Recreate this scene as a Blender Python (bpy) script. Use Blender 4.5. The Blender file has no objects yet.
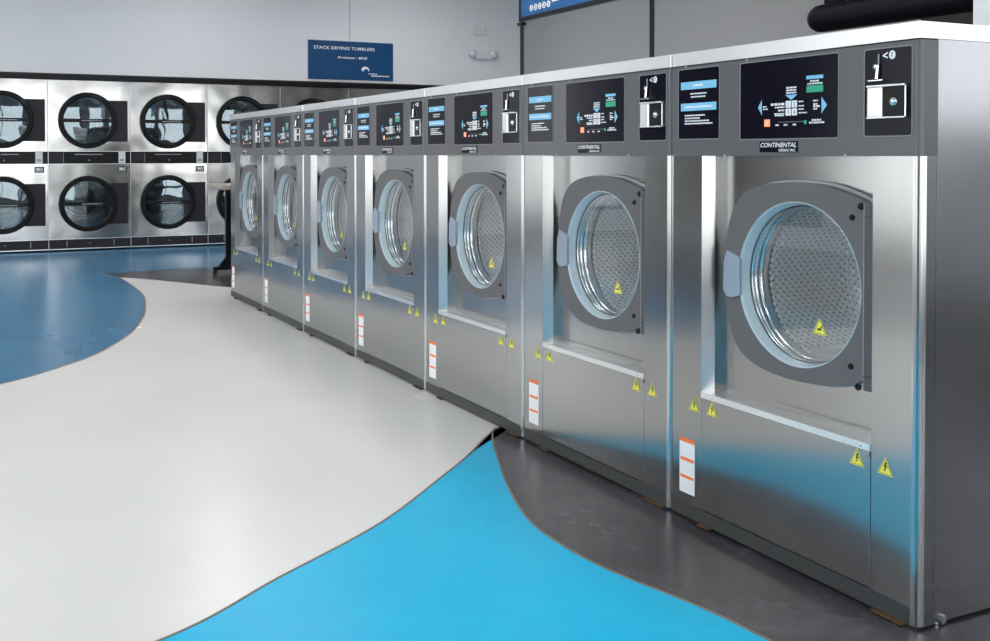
import bpy, bmesh, math, random
from mathutils import Vector, Matrix
from mathutils.geometry import tessellate_polygon
random.seed(7)
C = bpy.context.scene.collection
PI = math.pi

# ------------------------------------------------------------------ materials
def new_mat(name):
    m = bpy.data.materials.new(name); m.use_nodes = True
    nt = m.node_tree
    return m, nt, nt.nodes['Principled BSDF']

def plain(name, col, rough=.5, metal=0., spec=.5, coat=0.):
    m, nt, b = new_mat(name)
    b.inputs['Base Color'].default_value = (*col, 1)
    b.inputs['Roughness'].default_value = rough
    b.inputs['Metallic'].default_value = metal
    b.inputs['Specular IOR Level'].default_value = spec
    b.inputs['Coat Weight'].default_value = coat; b.inputs['Coat Roughness'].default_value = .18
    # faint procedural grain
    tc = nt.nodes.new('ShaderNodeTexCoord'); n = nt.nodes.new('ShaderNodeTexNoise')
    n.inputs['Scale'].default_value = 60
    mr = nt.nodes.new('ShaderNodeMapRange')
    mr.inputs['To Min'].default_value = max(0, rough-.03); mr.inputs['To Max'].default_value = min(1, rough+.03)
    nt.links.new(tc.outputs['Object'], n.inputs['Vector'])
    nt.links.new(n.outputs['Fac'], mr.inputs['Value'])
    nt.links.new(mr.outputs['Result'], b.inputs['Roughness'])
    return m

def steel(name, col=(.62, .62, .63), rough=.28, grain=(2, 2, 260), bump=.03, var=.08, wave=0.):
    """brushed stainless: fine grain lines stretched along the sheet"""
    m, nt, b = new_mat(name)
    N = nt.nodes.new; L = nt.links.new
    tc = N('ShaderNodeTexCoord'); mp = N('ShaderNodeMapping'); mp.inputs['Scale'].default_value = grain
    n = N('ShaderNodeTexNoise'); n.inputs['Scale'].default_value = 1; n.inputs['Detail'].default_value = 3
    L(tc.outputs['Object'], mp.inputs['Vector']); L(mp.outputs['Vector'], n.inputs['Vector'])
    n2 = N('ShaderNodeTexNoise'); n2.inputs['Scale'].default_value = 3.5; n2.inputs['Detail'].default_value = 4
    L(tc.outputs['Object'], n2.inputs['Vector'])
    mr = N('ShaderNodeMapRange'); mr.inputs['To Min'].default_value = rough-var/2; mr.inputs['To Max'].default_value = rough+var/2
    L(n.outputs['Fac'], mr.inputs['Value'])
    ad = N('ShaderNodeMath'); ad.operation = 'MULTIPLY_ADD'; ad.inputs[1].default_value = .10; 
    L(n2.outputs['Fac'], ad.inputs[0]); L(mr.outputs['Result'], ad.inputs[2]); L(ad.outputs[0], b.inputs['Roughness'])
    mc = N('ShaderNodeMix'); mc.data_type = 'RGBA'
    mc.inputs[6].default_value = (*[c*.93 for c in col], 1); mc.inputs[7].default_value = (*[min(1, c*1.06) for c in col], 1)
    L(n.outputs['Fac'], mc.inputs[0]); L(mc.outputs[2], b.inputs['Base Color'])
    bp = N('ShaderNodeBump'); bp.inputs['Strength'].default_value = bump; bp.inputs['Distance'].default_value = .001
    L(n.outputs['Fac'], bp.inputs['Height']); L(bp.outputs['Normal'], b.inputs['Normal'])
    if wave:      # thin sheet, slightly wavy
        wn = N('ShaderNodeTexNoise'); wn.inputs['Scale'].default_value = 2.2; wn.inputs['Detail'].default_value = 1
        L(tc.outputs['Object'], wn.inputs['Vector'])
        wb = N('ShaderNodeBump'); wb.inputs['Strength'].default_value = wave; wb.inputs['Distance'].default_value = .02
        L(wn.outputs['Fac'], wb.inputs['Height']); L(bp.outputs['Normal'], wb.inputs['Normal']); L(wb.outputs['Normal'], b.inputs['Normal'])
    b.inputs['Metallic'].default_value = 1
    return m

def drum_mat():
    """embossed and perforated drum sheet, in the drum's own unwrapped coordinates"""
    m, nt, b = new_mat('drum_sheet')
    N = nt.nodes.new; L = nt.links.new
    uv = N('ShaderNodeUVMap'); sp = N('ShaderNodeSeparateXYZ'); L(uv.outputs['UV'], sp.inputs[0])
    def mth(op, a, bb=None):
        q = N('ShaderNodeMath'); q.operation = op
        for i, v in enumerate((a, bb)):
            if v is None: continue
            if isinstance(v, (int, float)): q.inputs[i].default_value = v
            else: L(v, q.inputs[i])
        return q.outputs[0]
    pitch = .0125
    u = mth('MULTIPLY', sp.outputs[0], PI/pitch); v = mth('MULTIPLY', sp.outputs[1], PI/pitch)
    a = mth('SINE', u); c = mth('SINE', v)
    pr = mth('MULTIPLY', a, c)                 # raised and sunk cells in turn
    hole = mth('LESS_THAN', pr, -.80)
    bp = N('ShaderNodeBump'); bp.inputs['Strength'].default_value = 1.; bp.inputs['Distance'].default_value = .0028
    L(pr, bp.inputs['Height']); L(bp.outputs['Normal'], b.inputs['Normal'])
    mc = N('ShaderNodeMix'); mc.data_type = 'RGBA'
    mc.inputs[6].default_value = (.985, .98, .97, 1); mc.inputs[7].default_value = (.25, .25, .25, 1)
    L(hole, mc.inputs[0]); L(mc.outputs[2], b.inputs['Base Color'])
    b.inputs['Metallic'].default_value = .35; b.inputs['Roughness'].default_value = .22
    return m

def glass_mat(name, tint=(.97, .99, 1.), refl=1., wavy=0.):
    m, nt, b = new_mat(name)
    N = nt.nodes.new; L = nt.links.new
    nt.nodes.remove(b)
    out = nt.nodes['Material Output']
    tr = N('ShaderNodeBsdfTransparent'); tr.inputs[0].default_value = (*tint, 1)
    gl = N('ShaderNodeBsdfGlossy'); gl.inputs['Roughness'].default_value = .02
    if wavy:
        tc = N('ShaderNodeTexCoord'); wn = N('ShaderNodeTexNoise'); wn.inputs['Scale'].default_value = 2.0; gl.inputs[0].default_value = (.78, .92, 1., 1); L(tc.outputs['Object'], wn.inputs['Vector'])
        wb = N('ShaderNodeBump'); wb.inputs['Strength'].default_value = wavy; wb.inputs['Distance'].default_value = .02; L(wn.outputs['Fac'], wb.inputs['Height']); L(wb.outputs['Normal'], gl.inputs['Normal'])
    fr = N('ShaderNodeFresnel'); fr.inputs[0].default_value = 1.45
    mu = N('ShaderNodeMath'); mu.operation = 'MULTIPLY'; mu.inputs[1].default_value = refl
    L(fr.outputs[0], mu.inputs[0])
    mx = N('ShaderNodeMixShader'); L(mu.outputs[0], mx.inputs[0]); L(tr.outputs[0], mx.inputs[1]); L(gl.outputs[0], mx.inputs[2])
    L(mx.outputs[0], out.inputs[0])
    return m

def floor_mat(name, c1, c2, rough=.3, spec=.5, scale=1.3, det=6., fine=.25, ramp=(.38, .64)):
    m, nt, b = new_mat(name)
    N = nt.nodes.new; L = nt.links.new
    tc = N('ShaderNodeTexCoord')
    n1 = N('ShaderNodeTexNoise'); n1.inputs['Scale'].default_value = scale; n1.inputs['Detail'].default_value = det; n1.inputs['Roughness'].default_value = .55
    n2 = N('ShaderNodeTexNoise'); n2.inputs['Scale'].default_value = scale*9; n2.inputs['Detail'].default_value = 6; n2.inputs['Distortion'].default_value = .3
    L(tc.outputs['Object'], n1.inputs['Vector']); L(tc.outputs['Object'], n2.inputs['Vector'])
    ad = N('ShaderNodeMath'); ad.operation = 'MULTIPLY_ADD'; ad.inputs[1].default_value = fine
    L(n2.outputs['Fac'], ad.inputs[0]); 
    hf = N('ShaderNodeMath'); hf.operation = 'MULTIPLY'; hf.inputs[1].default_value = 1-fine
    L(n1.outputs['Fac'], hf.inputs[0]); L(hf.outputs[0], ad.inputs[2])
    cr = N('ShaderNodeValToRGB'); cr.color_ramp.elements[0].position = ramp[0]; cr.color_ramp.elements[1].position = ramp[1]
    cr.color_ramp.elements[0].color = (*c1, 1); cr.color_ramp.elements[1].color = (*c2, 1)
    L(ad.outputs[0], cr.inputs[0]); L(cr.outputs[0], b.inputs['Base Color'])
    mr = N('ShaderNodeMapRange'); mr.inputs['To Min'].default_value = rough-.03; mr.inputs['To Max'].default_value = rough+.04
    L(n1.outputs['Fac'], mr.inputs['Value']); L(mr.outputs['Result'], b.inputs['Roughness'])
    b.inputs['Specular IOR Level'].default_value = spec
    return m

def emit_mat(name, col, s):
    m, nt, b = new_mat(name)
    b.inputs['Base Color'].default_value = (*col, 1)
    b.inputs['Emission Color'].default_value = (*col, 1); b.inputs['Emission Strength'].default_value = s
    return m

M = dict(
    steel=steel('brushed_steel', (.42, .417, .413), .12, (1.2, 1.2, 700), .008, .05),
    steel_trim=steel('brushed_steel_trim', (.86, .86, .855), .26, (1.5, 1.5, 700), .01, .05),
    steel_smooth=steel('polished_steel', (.74, .75, .76), .13, (8, 8, 8), .0, .04),
    steel_side=steel('side_sheet_steel', (.42, .42, .43), .13, (1.0, 1.0, 700), .008, .05),
    steel_dryer=steel('dryer_front_steel', (.49, .48, .47), .10, (1.2, 300, 1.2), .01, .05, wave=.5),
    panel=plain('panel_grey_paint', (.105, .101, .104), .42, spec=.35, coat=.35),
    door=plain('door_grey_paint', (.118, .114, .115), .38, spec=.4),
    hinge=plain('hinge_grey_paint', (.075, .073, .074), .4),
    kick=plain('kick_grey_paint', (.045, .046, .047), .5),
    black=plain('black_gloss_overlay', (.008, .007, .014), .12, spec=.12),
    blackm=plain('black_plastic', (.006, .006, .007), .3, spec=.2),
    grill=plain('dark_grey_plastic', (.030, .027, .031), .5, spec=.2),
    rubber=plain('black_rubber', (.01, .01, .01), .6),
    rim=plain('pale_blue_rim', (.50, .61, .66), .22, spec=.6, coat=.3),
    handle=plain('pale_blue_grey_handle', (.27, .325, .40), .35),
    white=plain('white_print', (.85, .85, .87), .5),
    whitep=plain('white_plastic', (.72, .72, .72), .4),
    ltblue=plain('light_blue_print', (.22, .56, .82), .5),
    green=plain('green_print', (.02, .38, .2), .5),
    orange=plain('orange_print', (.9, .2, .04), .5),
    led=emit_mat('red_led', (1., .25, .12), .9),
    yellow=plain('yellow_sticker', (.88, .80, .10), .4),
    ink=plain('black_ink', (.01, .01, .01), .5),
    navy=plain('navy_sign', (.004, .06, .17), .35, spec=.3),
    blue_sign=plain('blue_sign', (.004, .09, .27), .35, spec=.3),
    chrome=plain('chrome', (.85, .85, .86), .12, metal=1.),
    bezel=plain('bezel_trim_grey', (.22, .22, .23), .35),
    frame_lt=plain('bezel_grey', (.35, .35, .37), .3),
    wall=plain('wall_paint', (.76, .765, .785), .8, spec=.2),
    wall_grey=plain('wall_paint_grey', (.41, .41, .415), .8, spec=.2),
    ceil=plain('ceiling_tile', (.75, .75, .75), .9),
    pole=plain('black_painted_metal', (.006, .006, .007), .35, spec=.25),
    duct=plain('black_insulation', (.006, .006, .009), .5, spec=.12),
    brown=plain('dark_brown_shade', (.022, .014, .011), .6),
    beige=plain('beige_laminate', (.42, .37, .31), .4),
    shim=plain('rusty_shim', (.09, .045, .014), .8),
    lens=plain('clear_lamp_lens', (.7, .7, .76), .15),
    pwhite=plain('pillar_white', (.70, .72, .76), .7),
    strip=plain('divider_strip', (.20, .15, .12), .5, spec=.3),
    glass=glass_mat('door_glass', (.97, .985, .99), .22),
    dglass=glass_mat('dryer_glass', (.72, .80, .84), 5.0, .22),
    wglass=glass_mat('window_glass'),
    tglass=glass_mat('tinted_window_glass', (.82, .83, .85)),  # tint dims the added window in the right wall
    drum=drum_mat(),
    f_white=floor_mat('epoxy_white', (.65, .638, .612), (.77, .757, .73), .26, scale=.9, det=3., fine=.0, ramp=(0., 1.)),
    f_cyan=floor_mat('epoxy_cyan', (.0, .41, .69), (.0, .47, .75), .34, .25),
    f_blue=floor_mat('epoxy_blue', (.015, .14, .28), (.035, .20, .38), .22, det=3., fine=.0, ramp=(0., 1.)),
    f_grey=floor_mat('epoxy_dark_grey', (.026, .025, .029), (.085, .081, .091), .25, scale=2.2),
)

# ------------------------------------------------------------------ mesh helpers
class MB:
    """collects shapes with material slots, then links them as ONE mesh object"""
    def __init__(s): s.bm = bmesh.new(); s.mats = []; s.uv = s.bm.loops.layers.uv.new('UVMap')
    def mi(s, m):
        if m not in s.mats: s.mats.append(m)
        return s.mats.index(m)
    def poly_prism(s, pts, a0, a1, m, axis='z', bevel=0.):
        """closed outline extruded; axis z: pts are (x,y); axis y: pts are (x,z); axis x: pts are (y,z)"""
        def P(p, a):
            return {'z': (p[0], p[1], a), 'y': (p[0], a, p[1]), 'x': (a, p[0], p[1])}[axis]
        v0 = [s.bm.verts.new(P(p, a0)) for p in pts]; v1 = [s.bm.verts.new(P(p, a1)) for p in pts]
        k = s.mi(m); fs = []
        n = len(pts)
        for i in range(n):
            fs.append(s.bm.faces.new((v0[i], v0[(i+1) % n], v1[(i+1) % n], v1[i])))
        tri = tessellate_polygon([[Vector((p[0], p[1], 0)) for p in pts]])
        for v in (v0, v1):
            for t in tri: fs.append(s.bm.faces.new([v[i] for i in t]))
        for f in fs: f.material_index = k
        bmesh.ops.recalc_face_normals(s.bm, faces=fs)
        return fs
    def box(s, x0, x1, y0, y1, z0, z1, m, bevel=0.):
        fs = s.poly_prism([(x0, y0), (x1, y0), (x1, y1), (x0, y1)], z0, z1, m)
        if bevel:
            bm = s.bm; es = list({e for f in fs for e in f.edges})
            bmesh.ops.dissolve_limit(bm, angle_limit=.01, verts=list({v for f in fs for v in f.verts}), edges=es)
            es = [e for e in bm.edges if all(min(abs(v.co.x-x0), abs(v.co.x-x1)) < 1e-6 and min(abs(v.co.y-y0), abs(v.co.y-y1)) < 1e-6 and min(abs(v.co.z-z0), abs(v.co.z-z1)) < 1e-6 for v in e.verts)]
            r = bmesh.ops.bevel(bm, geom=es, offset=bevel, segments=2, affect='EDGES', profile=.5)
            for f in r['faces']: f.material_index = s.mi(m)
        return s
    def holed(s, outer, holes, a0, a1, m, axis='y'):
        """plate with holes, extruded a0..a1 (a0 front)"""
        def P(p, a):
            return {'z': (p[0], p[1], a), 'y': (p[0], a, p[1]), 'x': (a, p[0], p[1])}[axis]
        loops = [outer]+holes; k = s.mi(m)
        tri = tessellate_polygon([[Vector((p[0], p[1], 0)) for p in l] for l in loops])
        flat = [p for l in loops for p in l]
        v0 = [s.bm.verts.new(P(p, a0)) for p in flat]; v1 = [s.bm.verts.new(P(p, a1)) for p in flat]
        fs = []
        for v in (v0, v1):
            for t in tri:
                try: fs.append(s.bm.faces.new([v[i] for i in t]))
                except ValueError: pass
        o = 0
        for l in loops:
            n = len(l)
            for i in range(n):
                a, b = o+i, o+(i+1) % n
                fs.append(s.bm.faces.new((v0[a], v0[b], v1[b], v1[a])))
            o += n
        for f in fs: f.material_index = k
        bmesh.ops.recalc_face_normals(s.bm, faces=fs)
        return s
    def lathe(s, prof, cen, m, axis='y', n=64, smooth=True, closed=False):
        """prof: (radius, depth along axis); uv = (arc length, run)"""
        rings = []; k = s.mi(m)
        for r, d in prof:
            ring = []
            for i in range(n):
                t = 2*PI*i/n; a, b = r*math.cos(t), r*math.sin(t)
                co = {'y': (cen[0]+a, cen[1]+d, cen[2]+b), 'x': (cen[0]+d, cen[1]+a, cen[2]+b), 'z': (cen[0]+a, cen[1]+b, cen[2]+d)}[axis]
                ring.append(s.bm.verts.new(co))
            rings.append(ring)
        fs = []; run = 0
        idx = list(range(len(prof)-1))+([len(prof)-1] if closed else [])
        rmax = max(r for r, d in prof)
        for j in idx:
            j2 = (j+1) % len(prof)
            dl = math.hypot(prof[j2][0]-prof[j][0], prof[j2][1]-prof[j][1])
            for i in range(n):
                i2 = (i+1) % n
                f = s.bm.faces.new((rings[j][i], rings[j][i2], rings[j2][i2], rings[j2][i]))
                f.material_index = k; f.smooth = smooth; fs.append(f)
                per = round(2*PI*rmax/.025)*.025
                us = (i/n*per, (i+1)/n*per)
                for lp, uvc in zip(f.loops, ((us[0], run), (us[1], run), (us[1], run+dl), (us[0], run+dl))):
                    lp[s.uv].uv = uvc
            run += dl
        bmesh.ops.recalc_face_normals(s.bm, faces=fs)
        return s
    def tube(s, pts, r, m, n=12):
        pts = [Vector(p) for p in pts]; k = s.mi(m); rings = []; fs = []
        up = Vector((0, 0, 1))
        for i, p in enumerate(pts):
            t = (pts[min(i+1, len(pts)-1)]-pts[max(i-1, 0)]).normalized()
            a = t.cross(up if abs(t.z) < .95 else Vector((1, 0, 0))).normalized(); b = t.cross(a)
            rr = r[i] if isinstance(r, (list, tuple)) else r
            rings.append([s.bm.verts.new(p+a*rr*math.cos(2*PI*q/n)+b*rr*math.sin(2*PI*q/n)) for q in range(n)])
        for i in range(len(pts)-1):
            for q in range(n):
                f = s.bm.faces.new((rings[i][q], rings[i][(q+1) % n], rings[i+1][(q+1) % n], rings[i+1][q])); f.smooth = True; fs.append(f)
        fs.append(s.bm.faces.new(rings[0])); fs.append(s.bm.faces.new(rings[-1]))
        for f in fs: f.material_index = k
        bmesh.ops.recalc_face_normals(s.bm, faces=fs)
        return s
    def disc(s, cx, cz, r, y, m, n=20, sx=1., axis='y'):
        pts = [(cx+sx*r*math.cos(2*PI*i/n), cz+r*math.sin(2*PI*i/n)) for i in range(n)]
        s.poly_prism(pts, y, y+.0006, m, axis); return s
    def text(s, body, cx, cz, h, y, m, width=None, align='CENTER', axis='y', italic=0., depth=.0004, bold=0.):
        """lettering as mesh. axis y: reads on a face looking to -y; axis x: on a face looking to +x (runs along +y)"""
        cu = bpy.data.curves.new('t', 'FONT'); cu.body = body; cu.size = 1; cu.align_x = align; cu.resolution_u = 3
        cu.shear = italic; cu.extrude = 0; cu.offset = bold
        ob = bpy.data.objects.new('t', cu); C.objects.link(ob)
        dg = bpy.context.evaluated_depsgraph_get(); me = bpy.data.meshes.new_from_object(ob.evaluated_get(dg))
        xs = [v.co.x for v in me.vertices]; zs = [v.co.y for v in me.vertices]
        w = max(xs)-min(xs); hh = max(zs)-min(zs)
        sc = h/hh; sx = (width/w) if width else sc
        x0 = {'CENTER': (max(xs)+min(xs))/2, 'LEFT': min(xs)}[align]; z0 = (max(zs)+min(zs))/2
        k = s.mi(m); vs = []
        for v in me.vertices:
            a, b = (v.co.x-x0)*sx+cx, (v.co.y-z0)*sc+cz
            vs.append(s.bm.verts.new((a, y, b) if axis == 'y' else (y, a, b)))
        for p in me.polygons:
            try:
                f = s.bm.faces.new([vs[i] for i in p.vertices]); f.material_index = k
            except ValueError: pass
        bpy.data.objects.remove(ob); bpy.data.curves.remove(cu); bpy.data.meshes.remove(me)
        return s
    def words(s, x0, x1, z, h, y, m, axis='y', seed=None):
        """a line of small print too fine to read: short dashes of uneven length"""
        rnd = random.Random(seed if seed is not None else int(z*1e5)); x = x0
        while x < x1-h*.3:
            w = min(rnd.uniform(1.5, 4.5)*h*.7, x1-x)
            pts = [(x, z-h/2), (x+w, z-h/2), (x+w, z+h/2), (x, z+h/2)]
            s.poly_prism(pts, y, y+.0003 if axis == 'y' else y-.0003, m, axis)
            x += w+h*.45
        return s
    def build(s, name, parent=None, smooth_angle=None, bevel=0.):
        me = bpy.data.meshes.new(name)
        for e_ in s.bm.edges:
            if len({f_.smooth for f_ in e_.link_faces}) > 1: e_.smooth = False
        s.bm.normal_update(); s.bm.to_mesh(me); s.bm.free()
        for m in s.mats: me.materials.append(m)
        o = bpy.data.objects.new(name, me); C.objects.link(o)
        if parent: o.parent = parent
        if bevel:
            md = o.modifiers.new('bevel', 'BEVEL'); md.width = bevel; md.segments = 3; md.limit_method = 'ANGLE'; md.angle_limit = math.radians(40)
            md.harden_normals = True
        return o

def tag(o, label=None, cat=None, group=None, kind=None):
    for k, v in (('label', label), ('category', cat), ('group', group), ('kind', kind)):
        if v: o[k] = v
    return o
def empty(name, loc, rz=0):
    o = bpy.data.objects.new(name, None); C.objects.link(o); o.location = loc; o.rotation_euler = (0, 0, rz); o.empty_display_size = .1
    return o
def struct(o): o['kind'] = 'structure'; return o
def catmull(pts, n=8, closed=False):
    P = [Vector(p) for p in pts]; out = []; N = len(P)
    rng = range(N if closed else N-1)
    for i in rng:
        a, b, c, d = (P[(i-1) % N] if closed or i > 0 else P[0]), P[i], P[(i+1) % N], (P[(i+2) % N] if closed or i+2 < N else P[-1])
        for k in range(n):
            t = k/n
            out.append(.5*((2*b)+(c-a)*t+(2*a-5*b+4*c-d)*t*t+(3*b-a-3*c+d)*t**3))
    if not closed: out.append(P[-1])
    return [tuple(p) for p in out]
def circ(cx, cz, r, n=64):
    return [(cx+r*math.cos(2*PI*i/n), cz+r*math.sin(2*PI*i/n)) for i in range(n)]
def rrect(x0, x1, z0, z1, r, n=4):
    o = []
    for cx, cz, a in ((x1-r, z1-r, 0), (x0+r, z1-r, 90), (x0+r, z0+r, 180), (x1-r, z0+r, 270)):
        for k in range(n+1):
            t = math.radians(a+90*k/n); o.append((cx+r*math.cos(t), cz+r*math.sin(t)))
    return o

# ------------------------------------------------------------------ washer
W = .9126; G = .003; X0, X1 = G, W-G
DEP = .95; ZT = 1.4193; ZTB = 1.3795; ZP = 1.107; ZB = .006
DX, DZ = .5026, .7634            # door centre

def plan(y0, y1, xl=X0, xr=X1, rl=.004, rr=.012):
    """plan outline with rounded front corners"""
    pts = [(xl, y1)]
    for k in range(4):
        t = math.radians(180+90*k/3); pts.append((xl+rl+rl*math.cos(t), y0+rl+rl*math.sin(t)))
    for k in range(7):
        t = math.radians(270+90*k/6); pts.append((xr-rr+rr*math.cos(t), y0+rr+rr*math.sin(t)))
    pts.append((xr, y1))
    return pts

def sticker(x, z, y, parent, s=.047, pic='bolt'):
    b = MB(); h = s*.9
    b.poly_prism([(x-s/2, z-h/2), (x+s/2, z-h/2), (x, z+h/2)], y, y-.0004, M['yellow'], 'y')
    # thin black border line
    def ringtri(f0, f1, m, yy):
        o = [(x-s/2*f0, z-h/6-h/3*f0), (x+s/2*f0, z-h/6-h/3*f0), (x, z-h/6+h*2/3*f0)]
        i = [(x-s/2*f1, z-h/6-h/3*f1), (x+s/2*f1, z-h/6-h/3*f1), (x, z-h/6+h*2/3*f1)]
        b.holed(o, [i], yy, yy-.0003, m)
    ringtri(.86, .78, M['ink'], y-.0004)
    if pic == 'bolt':
        k = s/.05
        pts = [(.000, .012), (.005, .012), (.002, .003), (.0065, .003), (-.001, -.011), (.0005, -.011), (-.0035, -.012), (-.0035, -.006), (-.002, -.008), (.001, -.001), (-.004, -.001)]
    else:
        k = s/.05
        pts = [(-.008, -.004), (.002, -.004), (.006, .003), (.009, .003), (.005, -.009), (-.008, -.009)]
    b.poly_prism([(x+p[0]*k, z-.002+p[1]*k) for p in pts], y-.0005, y-.0009, M['ink'], 'y')
    return b.build('warning_sticker', parent)

def make_washer():
    root = empty('washing_machine', (0, 0, 0))
    # body shell: left and right columns, back box, recess back plate, sloped recess sides and sill
    b = MB(); S = M['steel']
    XL, XR = .141, .772; ZS = .400
    pl = [(X0, .30)]
    for k in range(4):
        t = math.radians(180+90*k/3); pl.append((X0+.005+.005*math.cos(t), .005+.005*math.sin(t)))
    pl += [(XL-.0005, 0), (XL+.017, .036), (XL+.017, .0605), (XL-.03, .0605), (XL-.03, .30)]
    b.poly_prism(pl, ZB, ZP, S)
    rr = .021
    pr_ = [(XR+.03, .30), (XR+.03, .0605), (XR, .0605), (XR, .0015), (XR+.0015, 0)]
    for k in range(7):
        t = math.radians(270+90*k/6); pr_.append((X1-rr+rr*math.cos(t), rr+rr*math.sin(t)))
    pr_ += [(X1, .052), (X1-.003, .054), (X1-.003, .30)]
    b.poly_prism(pr_, ZB, ZP, S)
    for f in b.bm.faces:
        c = f.calc_center_median()
        if c.x > X1-rr-.001 and c.y < rr+.001 and abs(f.normal.z) < .5: f.smooth = True
    b.holed([(XL-.02, ZS-.01), (XR+.02, ZS-.01), (XR+.02, ZP), (XL-.02, ZP)], [circ(DX, DZ, .226)], .0600, .064, S)
    b.box(XL-.02, XR+.02, .07, .30, ZS-.05, ZS-.002, S)
    sh = b.build('body', root)
    # side and rear cabinet
    b = MB(); SS = M['steel_side']
    b.box(X1-.004, X1-.001, .0565, DEP, .03, ZTB, SS)
    b.box(X0+.001, X0+.004, .056, DEP, .03, ZTB, SS)
    b.box(X0+.001, X1-.001, DEP-.003, DEP, .03, ZTB, SS)
    b.build('cabinet_side', root)
    b = MB(); b.box(X0+.01, X1-.006, .06, DEP-.01, ZB+.002, .031, M['kick']); b.build('base_frame', root)
    # sloped sill of the recess with bright lip and screws
    b = MB()
    b.poly_prism([(-.002, .3855), (-.002, .4015), (0, .4035), (.003, .4035), (.005, .4015), (.062, .4015), (.062, .3855)], XL+.0005, XR-.0005, M['steel_trim'], 'x')
    for x in (XL+.05, XR-.03):
        b.lathe([(.0001, -.0025), (.003, -.0022), (.0042, 0)], (x, -.001, .394), M['chrome'], n=10)
    b.build('recess_sill', root)
    # lower service panel
    b = MB()
    b.box(XL+.0016, XR-.0016, 0.0, .02, .05, .385, S, .0015)
    b.box(XR-.004, XR+.001, -.0007, .001, .372, .385, M['ink'])
    b.build('lower_panel', root)
    # kick strip with rounded right end
    b = MB()
    pts = [(X0+.001, .0075), (X1-.022, .0075)]
    for k in range(1, 6):
        t = math.radians(90*k/5); pts.append((X1-.036+.014*math.cos(t), .034+.014*math.sin(t)))
    pts.append((X0+.001, .048))
    b.poly_prism(pts, -.0015, .01, M['kick'], 'y')
    b.build('kick_strip', root)
    # worn levelling pads under the front edge
    for x, w in ((.16, .05), (.83, .09)):
        b = MB(); b.box(x-w/2, x+w/2, -.012, .09, .0008, .006, M['shim'], .001); b.build('levelling_pad', root)
    b = MB(); b.tube([(X1-.012, .075, .0), (X1-.012, .075, .03)], .009, M['chrome'], 8)
    b.lathe([(.0001, 0), (.011, 0), (.011, -.008), (.0001, -.009)], (X1+.004, .085, .012), M['chrome'], 'x', 6, False)
    b.build('base_bolt', root)
    # top trim
    b = MB()
    b.poly_prism(plan(-.004, DEP, X0, X1, .002, .003), ZTB+.001, ZT, M['steel_trim'])
    b.build('top_trim', root, bevel=.001)
    b = MB(); b.box(X0+.004, X1-.004, 0, DEP-.01, ZTB-.002, ZTB+.002, M['ink'])
    b.build('trim_gasket', root)
    # control panel housing
    b = MB()
    b.poly_prism(plan(-.004, .056, X0, X1+.001, .003, .013), ZP, ZTB-.003, M['panel'])
    for f in b.bm.faces:
        c = f.calc_center_median()
        if c.x > X1-.013 and c.y < .0095 and abs(f.normal.z) < .5: f.smooth = True
    for x, z in ((.245, ZP), (.69, ZP), (.335, ZTB-.003), (.07, ZTB-.003)):
        b.lathe([(.0001, -.003), (.003, -.002), (.0045, 0)], (x, -.004, z+(.001 if z == ZP else -.001)), M['frame_lt'], n=8)
    cp = b.build('control_panel', root)
    YW = -.0045
    def window(name, x0, x1, z0, z1):
        b = MB()
        b.holed(rrect(x0-.0028, x1+.0028, z0-.0028, z1+.0028, .008), [rrect(x0, x1, z0, z1, .005)], YW-.0012, YW+.001, M['bezel'])
        b.poly_prism(rrect(x0, x1, z0, z1, .005), YW, YW+.001, M['black'], 'y')
        return b
    def rect(b, x0, x1, z0, z1, m, y=YW-.0006):
        b.poly_prism([(x0, z0), (x1, z0), (x1, z1), (x0, z1)], y, y+.0004, m, 'y')
    YP = YW-.0006; YQ = YW-.0009
    # instruction window
    b = window('', .037, .221, 1.158, 1.367)
    rect(b, .047, .209, 1.3065, 1.3295, M['ltblue']); rect(b, .0475, .209, 1.242, 1.265, M['ltblue'])
    b.words(.105, .150, 1.318, .006, YQ, M['white'], seed=3); b.words(.065, .196, 1.2535, .0055, YQ, M['white'], seed=4)
    for z, a, c in ((1.293, .092, .166), (1.2835, .094, .160), (1.228, .066, .158), (1.2195, .066, .136), (1.2115, .066, .176), (1.2035, .066, .192)):
        b.words(a, c, z, .0042, YP, M['white'])
    b.build('instruction_window', cp)
    # display window
    b = window('', .311, .667, 1.154, 1.366)
    w, lb = M['white'], M['ltblue']
    rect(b, .559, .617, 1.3065, 1.3155, lb); b.words(.573, .604, 1.301, .004, YP, w); b.words(.563, .615, 1.2945, .0035, YP, w)
    rect(b, .560, .617, 1.272, 1.290, M['green'])
    for z in (1.2885, 1.2815, 1.2745): b.words(.488, .524, z, .0042, YP, w, seed=int(z*2e3))
    b.poly_prism([(.484, 1.2695), (.528, 1.2695), (.506, 1.256)], YP, YP+.0004, lb, 'y')
    b.poly_prism([(.396, 1.219), (.396, 1.261), (.381, 1.240)], YP, YP+.0004, lb, 'y')
    b.poly_prism([(.612, 1.216), (.612, 1.259), (.630, 1.2375)], YP, YP+.0004, lb, 'y')
    for i, (cx, cz) in enumerate(((.4955, 1.2445), (.5175, 1.2445), (.4955, 1.2235), (.5175, 1.2235))):
        rect(b, cx-.0095, cx+.0095, cz-.0092, cz+.0092, w); b.text(str(i+1), cx, cz, .0105, YP-.0004, M['ink'])
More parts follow.
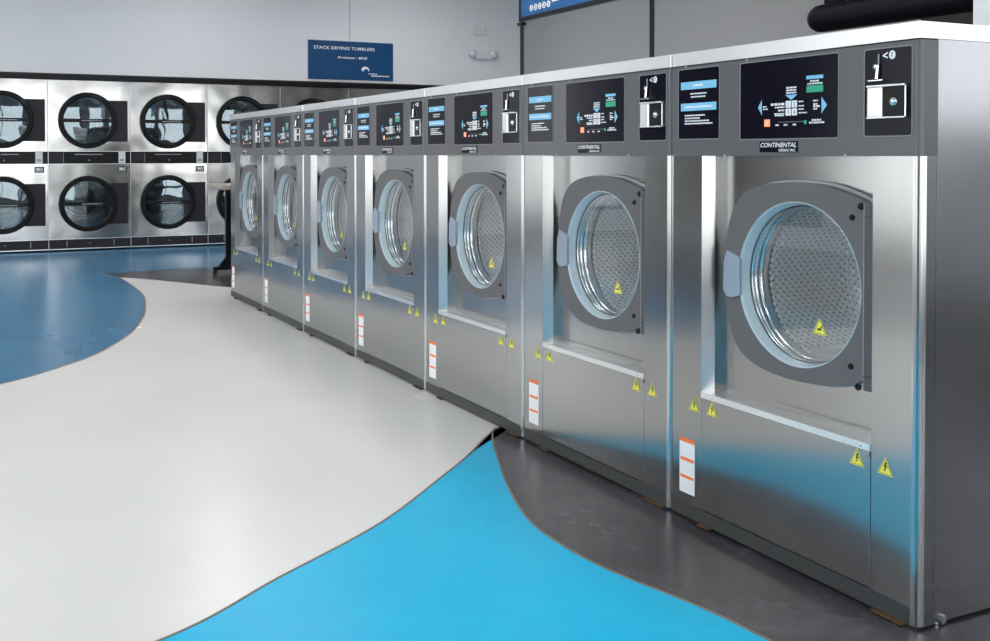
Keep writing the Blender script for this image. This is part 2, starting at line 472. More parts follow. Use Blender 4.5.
    for x0, x1, z, h in ((.431, .481, 1.246, .0065), (.446, .481, 1.2375, .004), (.458, .481, 1.229, .004), (.444, .481, 1.220, .004), (.446, .481, 1.2155, .0035),
                         (.400, .414, 1.241, .0035), (.401, .419, 1.2345, .0035), (.533, .549, 1.250, .0035), (.533, .553, 1.2385, .0035), (.533, .553, 1.230, .0035), (.533, .562, 1.2205, .0035),
                         (.583, .600, 1.250, .004), (.584, .598, 1.241, .004), (.584, .606, 1.2355, .0045), (.584, .597, 1.229, .004), (.579, .611, 1.2, .0045), (.570, .624, 1.1935, .0045),
                         (.448, .461, 1.190, .0045), (.479, .493, 1.190, .0045), (.512, .525, 1.190, .0045)):
        b.words(x0, x1, z, h, YP, w, seed=int(x0*1e4+z*1e3))
    rect(b, .458, .548, 1.1972, 1.1981, M['frame_lt'])
    rect(b, .406, .427, 1.187, 1.206, M['led']); b.text('II', .4165, 1.1965, .010, YP-.0005, w)
    b.disc(.556, 1.1955, .0055, YP, M['green'])
    b.build('display_window', cp)
    # coin window: chute, shelf and a box with its lock
    b = window('', .751, .888, 1.156, 1.364)
    b.text('<', .812, 1.3475, .016, YP, w, bold=.02)
    b.disc(.832, 1.3475, .0105, YP, w, sx=.9); b.text('?', .832, 1.3475, .012, YP-.0009, M['ink'], bold=.02)
    cw = b.build('coin_window', cp)
    b = MB()
    b.tube([(.795, YW-.004, 1.352), (.795, YW-.004, 1.318)], .0018, M['frame_lt'], 8)
    b.tube([(.795, YW-.006, 1.325), (.7925, YW-.008, 1.292)], [.0035, .0045], M['chrome'], 10)
    b.lathe([(.0001, -.006), (.007, -.005), (.008, 0)], (.787, YW-.002, 1.322), M['chrome'], n=12)
    b.box(.775, .818, YW-.018, YW, 1.2865, 1.290, M['chrome'], .001)
    b.build('coin_chute', cw)
    b = MB(); yb = YW-.013
    b.box(.768, .812, yb, YW, 1.200, 1.272, M['steel_trim'], .003)
    b.box(.766, .878, yb-.001, YW, 1.272, 1.2775, M['steel_trim'], .002)
    b.box(.766, .878, yb-.001, YW, 1.1965, 1.201, M['steel_trim'], .002)
    b.box(.875, .878, yb+.004, YW, 1.200, 1.273, M['chrome'], .001)
    b.box(.812, .875, yb+.006, YW, 1.201, 1.272, M['blackm'])
    b.build('coin_box', cw)
    b = MB(); b.lathe([(.0001, -.004), (.005, -.004), (.006, -.002), (.006, 0), (.0095, 0), (.010, .004)], (.842, yb+.004, 1.236), M['chrome'], n=20)
    b.build('lock', cw)
    # badge
    b = MB(); b.box(.388, .531, YW-.001, -.003, 1.1165, 1.1465, M['black'], .001)
    b.text('CONTINENTAL', .4595, 1.1365, .0125, YW-.0015, w, width=.134, italic=.25, bold=.02)
    b.text('GIRBAU INC.', .493, 1.1225, .0075, YW-.0015, w, width=.064, italic=.1, bold=.02)
    b.build('brand_badge', cp)
    # instruction label, orange and white
    b = MB(); lx0, lx1 = .041, .112
    rectp = lambda x0, x1, z0, z1, y, m: b.poly_prism([(x0, z0), (x1, z0), (x1, z1), (x0, z1)], y, y-.0003, m, 'y')
    rectp(lx0, lx1, .079, .246, -.0002, M['white'])
    for z0, z1 in ((.234, .247), (.177, .187), (.124, .133)): rectp(lx0+(0 if z0 > .2 else .004), lx1-(0 if z0 > .2 else .004), z0, z1, -.0005, M['orange'])
    b.build('instruction_label', root)
    for x, z in ((.109, .359), (.190, .362), (.730, .362), (.816, .362)): sticker(x, z, -.0006, root)
    # ---------------- door
    YD = .018
    up = [(.734, .990), (.706, 1.0035), (.618, 1.027), (.545, 1.0345), (.470, 1.036), (.378, 1.027), (.308, 1.004), (.266, .968), (.240, .915), (.2245, .848)]
    zc = .7705
    out = up+[(.2185, zc)]+[(x, 2*zc-z) for x, z in reversed(up)]
    out = catmull(out, 6)
    b = MB(); b.holed(out, [circ(DX, DZ, .2215)], YD, .052, M['door'])
    door = b.build('door', root, bevel=.004)
    b = MB()   # outer door shell behind, showing as a thin second edge at the top
    out2 = [(DX+(x-DX)*1.0+.004, zc+(z-zc)*1.022) for x, z in out]
    b.holed(out2, [circ(DX, DZ, .224)], .042, .056, M['frame_lt'])
    b.build('door_backing', door, bevel=.002)
    b = MB()
    b.box(.7345, .764, YD-.005, .058, .526, .993, M['hinge'], .003); b.box(.7325, .7345, YD-.004, .05, .528, .991, M['frame_lt'])
    b.box(.7335, .7645, YD-.006, .058, .561, .5625, M['ink']); b.box(.7335, .7645, YD-.006, .058, .956, .9575, M['ink'])
    b.build('hinge', door)
    for x, z, r in ((.722, .982, .009), (.694, .953, .0075), (.692, .578, .0075), (.716, .531, .009)):
        b = MB(); b.lathe([(.0001, -.002), (r*.4, -.002), (r*.45, -.005), (r*.85, -.005), (r, -.003), (r, .001)], (x, YD, z), M['blackm'], n=14); b.build('screw', door)
    b = MB()   # handle
    hp = [(.221, .719), (.232, .703), (.253, .697), (.288, .706), (.293, .712), (.291, .760), (.293, .812), (.286, .818), (.243, .834), (.236, .830), (.224, .800)]
    b.poly_prism(hp, YD-.008, YD+.004, M['handle'], 'y')
    b.build('handle', door, bevel=.004)
    b = MB()
    b.lathe([(.2215, .006), (.2215, -.001), (.2205, -.002), (.2192, -.0012), (.2165, .010), (.2135, .022), (.2112, .028), (.2112, .033), (.2215, .033)], (DX, YD, DZ), M['rim'], closed=True, n=80)
    b.build('door_rim', door)
    b = MB()
    b.lathe([(.2112, .0500), (.2085, .0505), (.2085, .0525), (.2110, .053)], (DX, 0, DZ), M['rubber'], n=72)
    b.lathe([(.2110, .053), (.2070, .0545), (.2062, .0590), (.2075, .0625), (.2100, .0640)], (DX, 0, DZ), M['steel_smooth'], n=72)
    b.build('door_ring', door)
    b = MB()
    b.lathe([(.2108, .0495), (.15, .0495), (.10, .0495), (.05, .0495), (.0005, .0495)], (DX, 0, DZ), M['glass'], n=64)
    b.build('door_glass', door)
    sticker(.558, .657, .0480, door, .050, 'hand')
    # ---------------- tub mouth and drum
    b = MB()
    b.lathe([(.228, .0645), (.2110, .0655), (.2075, .069), (.2060, .076)], (DX, 0, DZ), M['steel_smooth'], n=96)
    b.lathe([(.2060, .076), (.2095, .0785), (.2095, .081)], (DX, 0, DZ), M['rubber'], n=96)
    b.lathe([(.2095, .081), (.2035, .084), (.2020, .092), (.2025, .104), (.2060, .112), (.2100, .116)], (DX, 0, DZ), M['steel_smooth'], n=96)
    b.lathe([(.2100, .117), (.240, .122)], (DX, 0, DZ), M['rubber'], n=64)
    b.build('tub_mouth', root)
    b = MB()
    b.lathe([(.2085, .128), (.216, .124), (.245, .140), (.275, .160), (.290, .185)]+[(.292, .2+.04*i) for i in range(8)]+[(.27, .50)], (DX, 0, DZ), M['drum'], n=96)
    dr = b.build('drum', root)
    b = MB(); b.lathe([(.27, .50), (.2, .51), (.12, .505), (.0005, .50)], (DX, 0, DZ), M['drum'], n=64)
    b.build('drum_back', dr)
    for k in range(3):
        a = math.radians(0+120*k); b = MB()
        ca, sa = math.cos(a), math.sin(a)
        def rp(r, t, y): return (DX+r*ca-t*sa, y, DZ+r*sa+t*ca)
        v = [b.bm.verts.new(rp(*q)) for q in ((.293, -.035, .20), (.293, .035, .20), (.245, .008, .22), (.245, -.008, .22), (.293, -.035, .49), (.293, .035, .49), (.245, .008, .48), (.245, -.008, .48))]
        for q in ((0, 1, 2, 3), (7, 6, 5, 4), (1, 5, 6, 2), (4, 0, 3, 7), (3, 2, 6, 7)): b.bm.faces.new([v[i] for i in q])
        b.mi(M['steel_trim']); bmesh.ops.recalc_face_normals(b.bm, faces=b.bm.faces[:]); b.build('drum_lifter', dr)
    return root

def children_of(o): return [c for c in bpy.data.objects if c.parent == o]
def copy_tree(o, parent=None):
    c = o.copy(); C.objects.link(c); c.parent = parent
    for ch in children_of(o): copy_tree(ch, c)
    return c

proto = make_washer()
proto_children = None
WL = ['nearest and largest front-load washer, at the right end with its steel side showing',
      'second front-load washer from the right, between the nearest one and the third',
      'third front-load washer from the right, its top trim ending at the left sign post',
      'fourth front-load washer from the right, the middle one of the row of seven',
      'fifth front-load washer from the right, third from the far left end of the row',
      'sixth front-load washer from the right, next to the farthest one',
      'farthest and smallest front-load washer, at the left end beside the folding table']
for i in range(7):
    o = proto if i == 0 else copy_tree(proto)
    o.location = (-W*(i+1), 0, 0)
    tag(o, WL[i], 'washing machine', 'stainless front-load washers in the long row')

# ------------------------------------------------------------------ stacked dryers on the back wall
XB = -10.98; DW = .9089; DY0 = -.9407
def make_dryer():
    """front face at local x=0 looking to +x, local y runs 0..DW"""
    root = empty('stack_dryer', (0, 0, 0))
    S = M['steel_dryer']; g = .003
    b = MB()
    b.holed([(g, 1.150), (DW-g, 1.150), (DW-g, 1.962), (g, 1.962)], [circ(.4337, 1.504, .285)], 0, -.004, S, 'x')
    b.holed([(g, .138), (DW-g, .138), (DW-g, 1.000), (g, 1.000)], [circ(.4337, .5428, .285)], 0, -.004, S, 'x')
    b.box(-.9, -.004, g, g+.003, .02, 1.962, S); b.box(-.9, -.004, DW-g-.003, DW-g, .02, 1.962, S)
    b.box(-.9, -.004, g, DW-g, 1.958, 1.962, S); b.box(-.9, -.89, g, DW-g, .02, 1.962, S)
    b.build('cabinet', root)
    b = MB()   # bright edge strips
    b.box(-.004, .004, .001, .006, .02, 1.962, M['steel_trim'])
    b.box(-.004, .003, g, DW-g, 1.000, 1.005, M['steel_trim']); b.box(-.004, .003, g, DW-g, 1.145, 1.150, M['steel_trim'])
    b.box(-.004, .003, g, DW-g, .135, .140, M['steel_trim']); b.box(-.004, .003, g, DW-g, .020, .030, M['steel_trim'])
    b.build('edge_strip', root)
    b = MB(); b.box(-.02, .002, g+.003, DW-g, .030, .135, M['grill'])
    for y in (.2, .72): b.box(.002, .004, y-.004, y+.004, .05, .12, M['frame_lt'])
    b.lathe([(.0001, .005), (.006, .004), (.007, 0)], (.002, .45, .085), M['frame_lt'], 'x', 10)
    b.build('kick_panel', root)
    b = MB()
    b.box(-.02, .003, g+.003, DW-g, 1.005, 1.145, M['blackm'])
    b.box(.003, .0045, .02, .165, 1.02, 1.13, M['grill']); b.box(.0045, .005, .165, .169, 1.015, 1.135, M['frame_lt'])
    for z in (1.04, 1.06, 1.08, 1.10, 1.115): b.words(.03, .155, z, .006, .005, M['grill'], 'x')
    b.words(.29, .60, 1.112, .010, .0034, M['frame_lt'], 'x', 5); b.box(.003, .0034, .22, .72, 1.075, 1.079, M['grill'])
    b.lathe([(.0001, .004), (.008, .003), (.009, 0)], (.003, .45, 1.045), M['frame_lt'], 'x', 10)
    cp = b.build('control_strip', root)
    b = MB(); b.box(.003, .014, .775, .852, 1.008, 1.142, M['whitep'], .003); b.box(.014, .0155, .79, .835, 1.03, 1.06, M['frame_lt'])
    b.build('coin_meter', cp)
    b = MB(); b.box(.0, .003, .765, .868, .905, .972, M['blackm'], .001); b.box(.003, .0035, .775, .858, .915, .962, M['frame_lt'])
    b.poly_prism([(.785, .955), (.84, .945), (.80, .93)], .0036, .0042, M['white'], 'x')
    b.build('notice_plate', root)
    for zc, nm in ((1.504, 0), (.5428, 1)):
        b = MB()
        b.box(0, .016, .62, .880, zc-.243, zc+.235, M['grill'], .003)
        for yy in (.800, .815): pass
        hg = b.build('hinge_cover', root)
        b = MB()
        b.lathe([(.3236, .002), (.3236, .030), (.318, .040), (.300, .042), (.292, .036), (.286, .046), (.272, .044), (.264, .030), (.262, .010), (.262, .002)], (0, .4337, zc), M['blackm'], 'x', 80, closed=True)
        dr = b.build('door_ring', root)
        b = MB()
        b.box(.026, .044, .4337-.266, .4337+.266, zc-.022, zc+.018, M['blackm'], .002)
        b.words(.4337-.07, .4337+.15, zc-.002, .011, .0445, M['frame_lt'], 'x', 9)
        b.build('door_crossbar', dr)
        b = MB(); b.lathe([(.263, .016), (.20, .0185), (.12, .0205), (.06, .0212), (.0005, .0215)], (0, .4337, zc), M['dglass'], 'x', 64)
        b.build('door_glass', dr)
        b = MB(); b.lathe([(.29, -.004), (.265, -.006), (.262, -.03), (.34, -.06), (.345, -.5), (.33, -.7), (.0005, -.72)], (0, .4337, zc), M['steel_smooth'], 'x', 64)
        dm = b.build('drum', root)
        b = MB(); b.lathe([(.17, -.70), (.165, -.69), (.0005, -.69)], (0, .4337, zc), M['grill'], 'x', 40); b.build('drum_vent', dm)
        for k in range(3):
            a = math.radians(40+120*k); r0, r1 = .343, .27
            b = MB(); b.poly_prism([(.4337+r0*math.cos(a-.1), zc+r0*math.sin(a-.1)), (.4337+r1*math.cos(a), zc+r1*math.sin(a)), (.4337+r0*math.cos(a+.1), zc+r0*math.sin(a+.1))], -.66, -.08, M['steel_trim'], 'x')
            b.build('drum_lifter', dm)
    return root
dproto = make_dryer()
DL = {-1: 'two-door stack dryer cut by the left edge of the photo, leftmost on the back wall',
      0: 'second two-door stack dryer from the left, fully visible beside the cut-off one',
      1: 'third two-door stack dryer from the left, its right side just left of the folding table',
      2: 'fourth stack dryer from the left, half hidden behind the table and the farthest washer',
      3: 'fifth stack dryer from the left, only its top showing above the far washers',
      4: 'rightmost stack dryer, only a strip of its top showing under the navy sign'}
for j in range(-1, 5):
    o = dproto if j == -1 else copy_tree(dproto)
    o.location = (XB, DY0+DW*j, 0)
    tag(o, DL[j], 'dryer', 'stacked drying tumblers along the back wall')

# ------------------------------------------------------------------ room shell
YR = 5.27; YL = -7.0; XF = 5.0; H = 3.5
b = MB()
b.box(XB-1.2, XB-.012, DY0-DW-.01, YR, 2.035, H, M['wall'])
b.box(XB-1.2, XB-.95, DY0-DW-.01, YR, -.02, 2.035, M['wall'])
b.box(XB-.95, XB-.012, DY0+5*DW+.01, YR, -.02, 2.035, M['wall'])
b.holed([(YL-.1, -.02), (DY0-DW-.01, -.02), (DY0-DW-.01, H), (YL-.1, H)], [[(a, .3), (c, .3), (c, 3.0), (a, 3.0)] for a, c in ((-6.95, -5.3),)], XB-.20, XB-.012, M['wall'], 'x')  # unseen window opening added to brighten the second washer's reflection
struct(b.build('wall_back'))
b = MB(); b.box(XB-.02, XB+.03, DY0-DW-.01, 4.6, 1.966, 2.034, M['blackm'], .004); b.box(XB-.02, XB+.034, DY0-DW-.01, 4.6, 2.020, 2.036, M['grill'])
struct(b.build('trim_1'))
b = MB(); b.box(XB-.014, XB-.008, 2.718, 2.726, 2.036, H, M['frame_lt']); struct(b.build('trim_2'))
b = MB(); b.holed([(XB-1.2, -.02), (1.6, -.02), (1.6, H), (XB-1.2, H)], [], YR, YR+.15, M['wall_grey'])
b.holed([(1.6, -.02), (XF, -.02), (XF, H), (1.6, H)], [[(2.0, 1.3), (4.8, 1.3), (4.8, 3.2), (2.0, 3.2)]], YR, YR+.15, M['wall'])  # unseen white stretch and window, added to brighten the nearest washer's side
struct(b.build('wall_right'))
fw = [(-6.6, -3.0), (-2.6, 1.0), (1.4, 4.9)]
b = MB(); b.holed([(YL, -.02), (YR, -.02), (YR, H), (YL, H)], [[(a, .3), (c, .3), (c, 3.1), (a, 3.1)] for a, c in fw], XF, XF+.15, M['wall'], 'x'); struct(b.build('wall_front'))
b = MB(); b.box(XB-1.2, XF, YL-.15, YR+.15, H, H+.1, M['ceil']); struct(b.build('ceiling'))
# left wall with shop windows
wins = [(-10.9, -7.25), (-7.05, -4.0), (-3.6, -.8), (-.3, 2.5)]
ZW0, ZW1 = .25, 3.2
b = MB()
xs = XB
b.holed([(XB-1.2, -.02), (XF, -.02), (XF, H), (XB-1.2, H)], [[(a, ZW0), (c, ZW0), (c, ZW1), (a, ZW1)] for a, c in wins], YL-.15, YL, M['wall'])
struct(b.build('wall_left'))
for i, (a, c) in enumerate(wins):
    w_ = empty('window_%d' % (i+1), (a, YL, ZW0)); struct(w_)
    b = MB()
    b.holed([(0, 0), (c-a, 0), (c-a, ZW1-ZW0), (0, ZW1-ZW0)], [[(.05, .05), ((c-a)/2-.02, .05), ((c-a)/2-.02, ZW1-ZW0-.05), (.05, ZW1-ZW0-.05)], [((c-a)/2+.02, .05), (c-a-.05, .05), (c-a-.05, ZW1-ZW0-.05), ((c-a)/2+.02, ZW1-ZW0-.05)]], -.10, -.04, M['pole'])
    b.build('window_frame', w_)
    b = MB(); b.box(.04, c-a-.04, -.075, -.069, .04, ZW1-ZW0-.04, M['wglass']); b.build('window_pane', w_)

for i, (x, y, wd, z0, z1, rz) in enumerate([(2.0, YR, 2.8, 1.3, 3.2, 0)]+[(XF, a, c-a, .3, 3.1, PI/2) for a, c in fw]+[(XB-.19, a, c-a, .3, 3.0, PI/2) for a, c in ((-6.95, -5.3),)]):  # first and last are unseen windows added to brighten washer reflections
    w_ = empty('window_%d' % (i+5), (x, y, z0), rz); struct(w_)
    b = MB(); hh = z1-z0; s_ = 1 if rz == 0 else -1
    ya, yb_ = (.05, .10) if rz == 0 else (-.10, -.05)
    b.holed([(0, 0), (wd, 0), (wd, hh), (0, hh)], [[(.05, .05), (wd/2-.03, .05), (wd/2-.03, hh-.05), (.05, hh-.05)], [(wd/2+.03, .05), (wd-.05, .05), (wd-.05, hh-.05), (wd/2+.03, hh-.05)]], ya, yb_, M['pole'])
    b.build('window_frame', w_)
    b = MB(); b.box(.04, wd-.04, (ya+yb_)/2-.003, (ya+yb_)/2+.003, .04, hh-.04, M['tglass' if rz == 0 else 'wglass']); b.build('window_pane', w_)

# floor with its painted epoxy fields; every field is a coat lying on the slab
b = MB()
b.box(XB-1.2, XF, YL-.15, YR+.15, -.12, -.0012, M['f_grey'])  # slab kept dark in the unseen part, to darken washer reflections
def field(pts, m, z):
    q = []
    for p in pts:
        if not q or math.hypot(p[0]-q[-1][0], p[1]-q[-1][1]) > 1e-4: q.append(p)
    k = b.mi(m)
    fc = b.bm.faces.new([b.bm.verts.new((p[0], p[1], z)) for p in q])
    fc.material_index = k; fc.normal_update()
    if fc.normal.z < 0: fc.normal_flip()
    for t_ in bmesh.ops.triangulate(b.bm, faces=[fc], quad_method='BEAUTY', ngon_method='EAR_CLIP')['faces']: t_.material_index = k
b2pts = [(-1.985, -.049), (-1.57, -.245), (-1.217, -.384), (-.951, -.45), (-.648, -.444), (-.328, -.368), (-.116, -.341), (.35, -.30), (1.2, -.35), (2.4, -.7), (3.6, -1.6), (3.9, -3.2)]  # unseen right end drawn out so its reflection brightens the washer corner
cyan_r = catmull([(-2.05, .10)]+b2pts, 8)
cyan_l = catmull([(-2.05, .10), (-1.985, -.049), (-1.72, -.30), (-1.528, -.503), (-1.211, -.855), (-.95, -1.25), (-.727, -1.596), (-.55, -2.2), (-.6, -3.2)], 8)
blue_b = catmull([(-3.2, -3.2), (-3.45, -2.3), (-3.777, -1.789), (-4.08, -1.486), (-4.421, -1.241), (-4.992, -.987), (-5.45, -.85), (-5.935, -.734), (-6.756, -.609), (-7.522, -.587), (-8.10, -.602), (-8.45, -.70)], 8)
grey_u = catmull([(-8.45, -.70), (-8.50, -.40), (-8.55, .0), (-8.45, .35), (-8.3, .8), (-8.1, 1.6), (-8.0, YR)], 6)
grey_l = catmull([(-8.10, -.602), (-7.75, -.35), (-7.35, -.12), (-6.95, .12), (-6.6, .4), (-6.3, .9)], 6)
# white main field
white = [(-2.05, .10)]+cyan_l[1:]+[(-.75, -3.4), (-3.15, -3.4)]+[p for p in blue_b[:-8]]+grey_l[1:]
field(white, M['f_white'], 0.)
field(cyan_r+[(3.9, -3.4), (-.75, -3.4)]+list(reversed(cyan_l))[:-1], M['f_cyan'], 0.)
field([(-3.15, -3.4)]+blue_b+grey_u[1:]+[(XB-1.0, YR), (XB-1.0, -3.4)], M['f_blue'], 0.)
struct(b.build('floor'))
def strip(pts, name, w=.004):
    b = MB(); k = b.mi(M['strip']); P = [Vector(p) for p in pts]; L_, R_ = [], []
    for i, p in enumerate(P):
        t = (P[min(i+1, len(P)-1)]-P[max(i-1, 0)]).normalized(); n = Vector((-t.y, t.x))
        L_.append(p+n*w); R_.append(p-n*w)
    for i in range(len(P)-1):
        vs = [b.bm.verts.new((q.x, q.y, z)) for z in (-.001, .0012) for q in (L_[i], L_[i+1], R_[i+1], R_[i])]
        for q in ((4, 5, 6, 7), (0, 1, 5, 4), (2, 3, 7, 6)): b.bm.faces.new([vs[j] for j in q])
    bmesh.ops.recalc_face_normals(b.bm, faces=b.bm.faces[:])
    struct(b.build(name))
strip([p for p in cyan_l if p[1] < -.0], 'trim_3'); strip([p for p in cyan_r if p[1] < -.0], 'trim_4')
strip(blue_b, 'trim_5', .006); strip(grey_l, 'trim_6', .006)

# ------------------------------------------------------------------ signs and fittings
t = empty('wall_sign', (XB-.012, 2.155, 2.068))
tag(t, 'navy blue sign reading STACK DRYING TUMBLERS on the wall above the dryers', 'sign')
b = MB(); b.box(0, .02, 0, 1.167, 0, .496, M['navy'], .002)
b.words(.73, .82, 1, 1, 0, M['white'], 'x') if 0 else None
b.text('STACK DRYING TUMBLERS', .49, .405, .040, .0205, M['white'], width=.83, axis='x', bold=.015)
b.text('10 minutes – $0.25', .60, .285, .034, .0205, M['white'], width=.40, axis='x', bold=.02)
b.build('sign_board', t)
b = MB()
arc = [(.775+.055*math.cos(a), .135+.045*math.sin(a)) for a in [PI*(1-.08*i) for i in range(14)]]
arc2 = [(.785+.036*math.cos(a), .115+.035*math.sin(a)) for a in [PI*(1-.08*i) for i in range(13, -1, -1)]]
b.poly_prism(arc+arc2, .0202, .0208, M['white'], 'x')
b.words(.82, .94, .088, .012, .0205, M['white'], 'x', 11); b.words(.86, 1.12, .062, .016, .0205, M['white'], 'x', 12)
b.build('logo', t)
b = MB(); b.holed([(-.012, -.012), (1.179, -.012), (1.179, .508), (-.012, .508)], [[(0, 0), (1.167, 0), (1.167, .496), (0, .496)]], -.004, .012, M['pwhite'], 'x'); b.build('sign_border', t)

t = empty('emergency_light', (XB-.012, 4.43, 2.41))
tag(t, 'white emergency light with two lamp heads on the back wall, left of the sign post', 'emergency light')
b = MB(); b.box(0, .07, .09, .36, 0, .10, M['whitep'], .012); b.build('housing', t)
for y, tilt in ((.04, 0), (.36, 1)):
    b = MB(); b.lathe([(.0005, .085), (.035, .08), (.052, .06), (.05, .03), (.03, .0)], (.03, y, .07), M['lens'], 'x', 20); b.build('lamp_head', t)
t = empty('wall_box', (XB-.012, 4.52, 2.745)); tag(t, 'small white square box on the back wall above the emergency light', 'wall box')
b = MB(); b.box(0, .035, 0, .20, 0, .10, M['whitep'], .006); b.build('cover', t)
b = MB(); b.box(.035, .037, .165, .17, .01, .09, M['frame_lt']); b.build('seam', t)

# overhead sign on two black posts behind the row
YS = 1.2
t = empty('hanging_sign_board', (-3.862, YS-.035, 1.921)); tag(t, 'blue sign board with black frame held between two black posts above the washers', 'sign')
b = MB(); b.box(0.0, 1.22, -.012, .009, .020, .80, M['blue_sign']); b.build('sign_board', t)
b = MB(); b.holed([(-.01, 0), (1.23, 0), (1.23, .84), (-.01, .84)], [[(.008, .024), (1.21, .024), (1.21, .81), (.008, .81)]], -.016, .010, M['blackm']); b.build('sign_frame', t)
b = MB()
for k in range(5): b.holed(circ(.135+.049*k, .066, .019, 20), [circ(.135+.049*k, .066, .012, 16)], -.0135, -.0125, M['white']); b.words(.126+.049*k, .144+.049*k, .066, .008, -.0135, M['white'], seed=k)
b.words(.37, .52, .078, .012, -.0135, M['white'], seed=21); b.words(.64, .92, .070, .022, -.0135, M['white'], seed=22); b.words(.37, .92, .13, .02, -.0135, M['white'], seed=23)
b.build('lettering', t)
for x, lab in ((-3.921, 'black post left of the blue sign board, rising behind the third washer'), (-2.612, 'black post right of the blue sign board, rising behind the second washer')):
    t = empty('sign_post', (x, YS, 0)); tag(t, lab, 'post', 'posts carrying the blue sign board')
    b = MB()
    for s_ in (-.0085, .0085): b.tube([(s_, 0, .01), (s_, 0, H-.02)], .0075, M['pole'], 10)
    b.build('post_tubes', t)
    b = MB(); b.box(-.09, .09, -.09, .09, 0.0, .012, M['pole'], .002); b.build('base_plate', t)
    b = MB(); b.box(-.07, .07, -.07, .07, H-.02, H, M['pole'], .002); b.build('ceiling_plate', t)
    b = MB(); b.box(-.03, .022, -.018, .018, 1.905, 1.925, M['pole'], .003); b.build('clamp', t)

# big black insulated duct
t = empty('exhaust_duct', (-2.33, 2.0, 1.80)); tag(t, 'thick round black duct running level behind the nearest washer', 'duct')
b = MB(); b.lathe([(.0005, 0), (.03, .002), (.055, .018), (.068, .045), (.070, .08)]+[(.070, .3*k) for k in range(1, 6)]+[(.0005, 1.5)], (0, 0, 0), M['duct'], 'x', 32)
b.build('duct_run', t)
b = MB(); b.tube([(.15, 0, .03), (.15, 0, H-1.8)], .052, M['duct'], 20); b.build('riser', t)
b = MB(); b.box(-1.5, -.30, 1.55, 1.62, 0, H, M['pwhite'])
b = None
bb = MB(); bb.box(-1.095, -.60, 1.6, 1.9, 0, H, M['pwhite']); struct(bb.build('wall_pillar'))
# dark brown sheet standing in for the shade on the wall beyond
bb = MB(); bb.box(-4.35, -1.5, YR-.05, YR, 0, H, M['brown']); struct(bb.build('wall_shade_panel'))

# folding table beyond the far end of the row
t = empty('folding_table', (-8.05, .27, 0)); tag(t, 'laundry folding table with beige top and black pedestal legs past the farthest washer', 'table')
b = MB(); b.box(-.35, .30, 0, 1.5, .786, .832, M['beige'], .010); b.build('tabletop', t)
for y in (.130, 1.28):
    b = MB(); b.box(-.03, .03, y-.03, y+.03, .05, .787, M['pole'], .004); lg = b.build('leg', t)
    b = MB(); b.box(-.035, .035, y-.15, y+.15, .026, .056, M['pole'], .006)
    b.poly_prism([(y-.10, .055), (y-.02, .055), (y-.02, .15), (y-.05, .12)], -.02, .02, M['pole'], 'x'); b.build('foot', lg)
    for q in (-.13, .13):
        b = MB(); b.lathe([(.0005, 0), (.02, 0), (.02, .02), (.012, .027), (.0005, .027)], (0, y+q, 0), M['rubber'], 'z', 14); b.build('glide', lg)

# unseen ceiling lights, added to light the room
for i, x in enumerate((-9.2, -6.4, -3.6, -.8, 2.0)):
    for j, y in enumerate((-5.2, -2.4, .6, 3.3)):
        if j == 3 and x > -5: continue  # rear row added only to brighten the back right corner
        t = empty('added_ceiling_light', (x, y, H)); tag(t, 'unseen ceiling light panel added above the laundry floor to light the room', 'ceiling light', 'added ceiling light panels')
        b = MB(); b.holed([(-.62, -.32), (.62, -.32), (.62, .32), (-.62, .32)], [[(-.58, -.28), (.58, -.28), (.58, .28), (-.58, .28)]], -.02, 0, M['whitep'], 'z'); b.build('frame', t)
        b = MB(); b.box(-.58, .58, -.28, .28, -.012, -.004, LM if 'LM' in globals() else globals().setdefault('LM', emit_mat('light_diffuser', (1, .985, .96), 12.0))); b.build('diffuser', t)

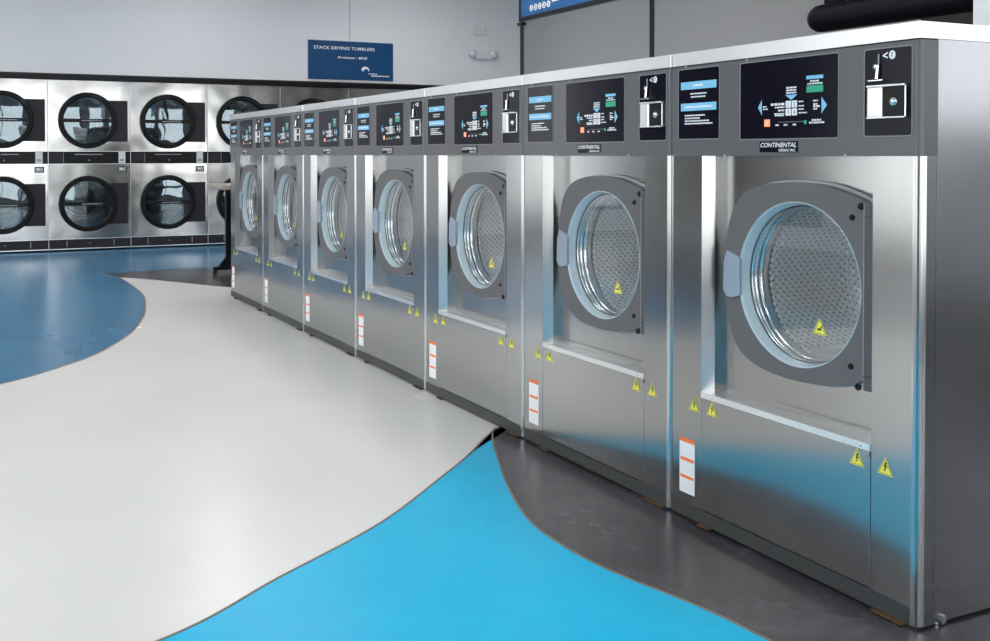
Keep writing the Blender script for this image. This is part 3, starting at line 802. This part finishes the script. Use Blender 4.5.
# ------------------------------------------------------------------ world and camera
w = bpy.data.worlds.new('daylight'); bpy.context.scene.world = w; w.use_nodes = True
bg = w.node_tree.nodes['Background']; N = w.node_tree.nodes.new; L = w.node_tree.links.new
tc = N('ShaderNodeTexCoord'); sp = N('ShaderNodeSeparateXYZ'); cr = N('ShaderNodeValToRGB')
L(tc.outputs['Generated'], sp.inputs[0])
ma = N('ShaderNodeMapRange'); ma.inputs['From Min'].default_value = -1; ma.inputs['From Max'].default_value = 1
L(sp.outputs[2], ma.inputs['Value']); L(ma.outputs['Result'], cr.inputs[0])
e = cr.color_ramp.elements
e[0].position = .36; e[0].color = (.18, .18, .18, 1); e[1].position = .44; e[1].color = (1., .99, .97, 1)
e2 = e.new(.8); e2.color = (.88, .93, 1., 1)
L(cr.outputs[0], bg.inputs[0]); bg.inputs[1].default_value = 2.6
mx_ = N('ShaderNodeMapRange'); mx_.inputs['From Min'].default_value = .3; mx_.inputs['From Max'].default_value = .95; mx_.inputs['To Min'].default_value = 3.2; mx_.inputs['To Max'].default_value = 4.0   # sky strengthened on the street side to brighten the drums
L(sp.outputs[0], mx_.inputs['Value']); L(mx_.outputs['Result'], bg.inputs[1])

cam = bpy.data.cameras.new('camera'); co = bpy.data.objects.new('camera', cam); C.objects.link(co)
f, cx, cy = 1044.1928, 444.4727, 172.1997
yaw, pit, rol = .4494, .0172, -.0005
cam.sensor_fit = 'HORIZONTAL'; cam.sensor_width = 36; cam.lens = f*36/990
cam.shift_x = (495-cx)/990; cam.shift_y = (cy-320.5)/990
F = Vector((-math.cos(yaw)*math.cos(pit), math.sin(yaw)*math.cos(pit), -math.sin(pit)))
R = F.cross(Vector((0, 0, 1))).normalized(); U = R.cross(F)
R2 = R*math.cos(rol)+U*math.sin(rol); U2 = -R*math.sin(rol)+U*math.cos(rol)
m = Matrix((R2, U2, -F)).transposed().to_4x4(); m.translation = Vector((1.6925, -2.0393, 1.1119))
co.matrix_world = m
cam.clip_start = .05
sc = bpy.context.scene; sc.camera = co
sc.view_settings.view_transform = 'Standard'; sc.view_settings.look = 'None'; sc.view_settings.gamma = 1
sc.view_settings.use_curve_mapping = False; sc.view_settings.exposure = 0.0
sc.cycles.max_bounces = 12; sc.cycles.diffuse_bounces = 8; sc.cycles.glossy_bounces = 8; sc.cycles.transparent_max_bounces = 12
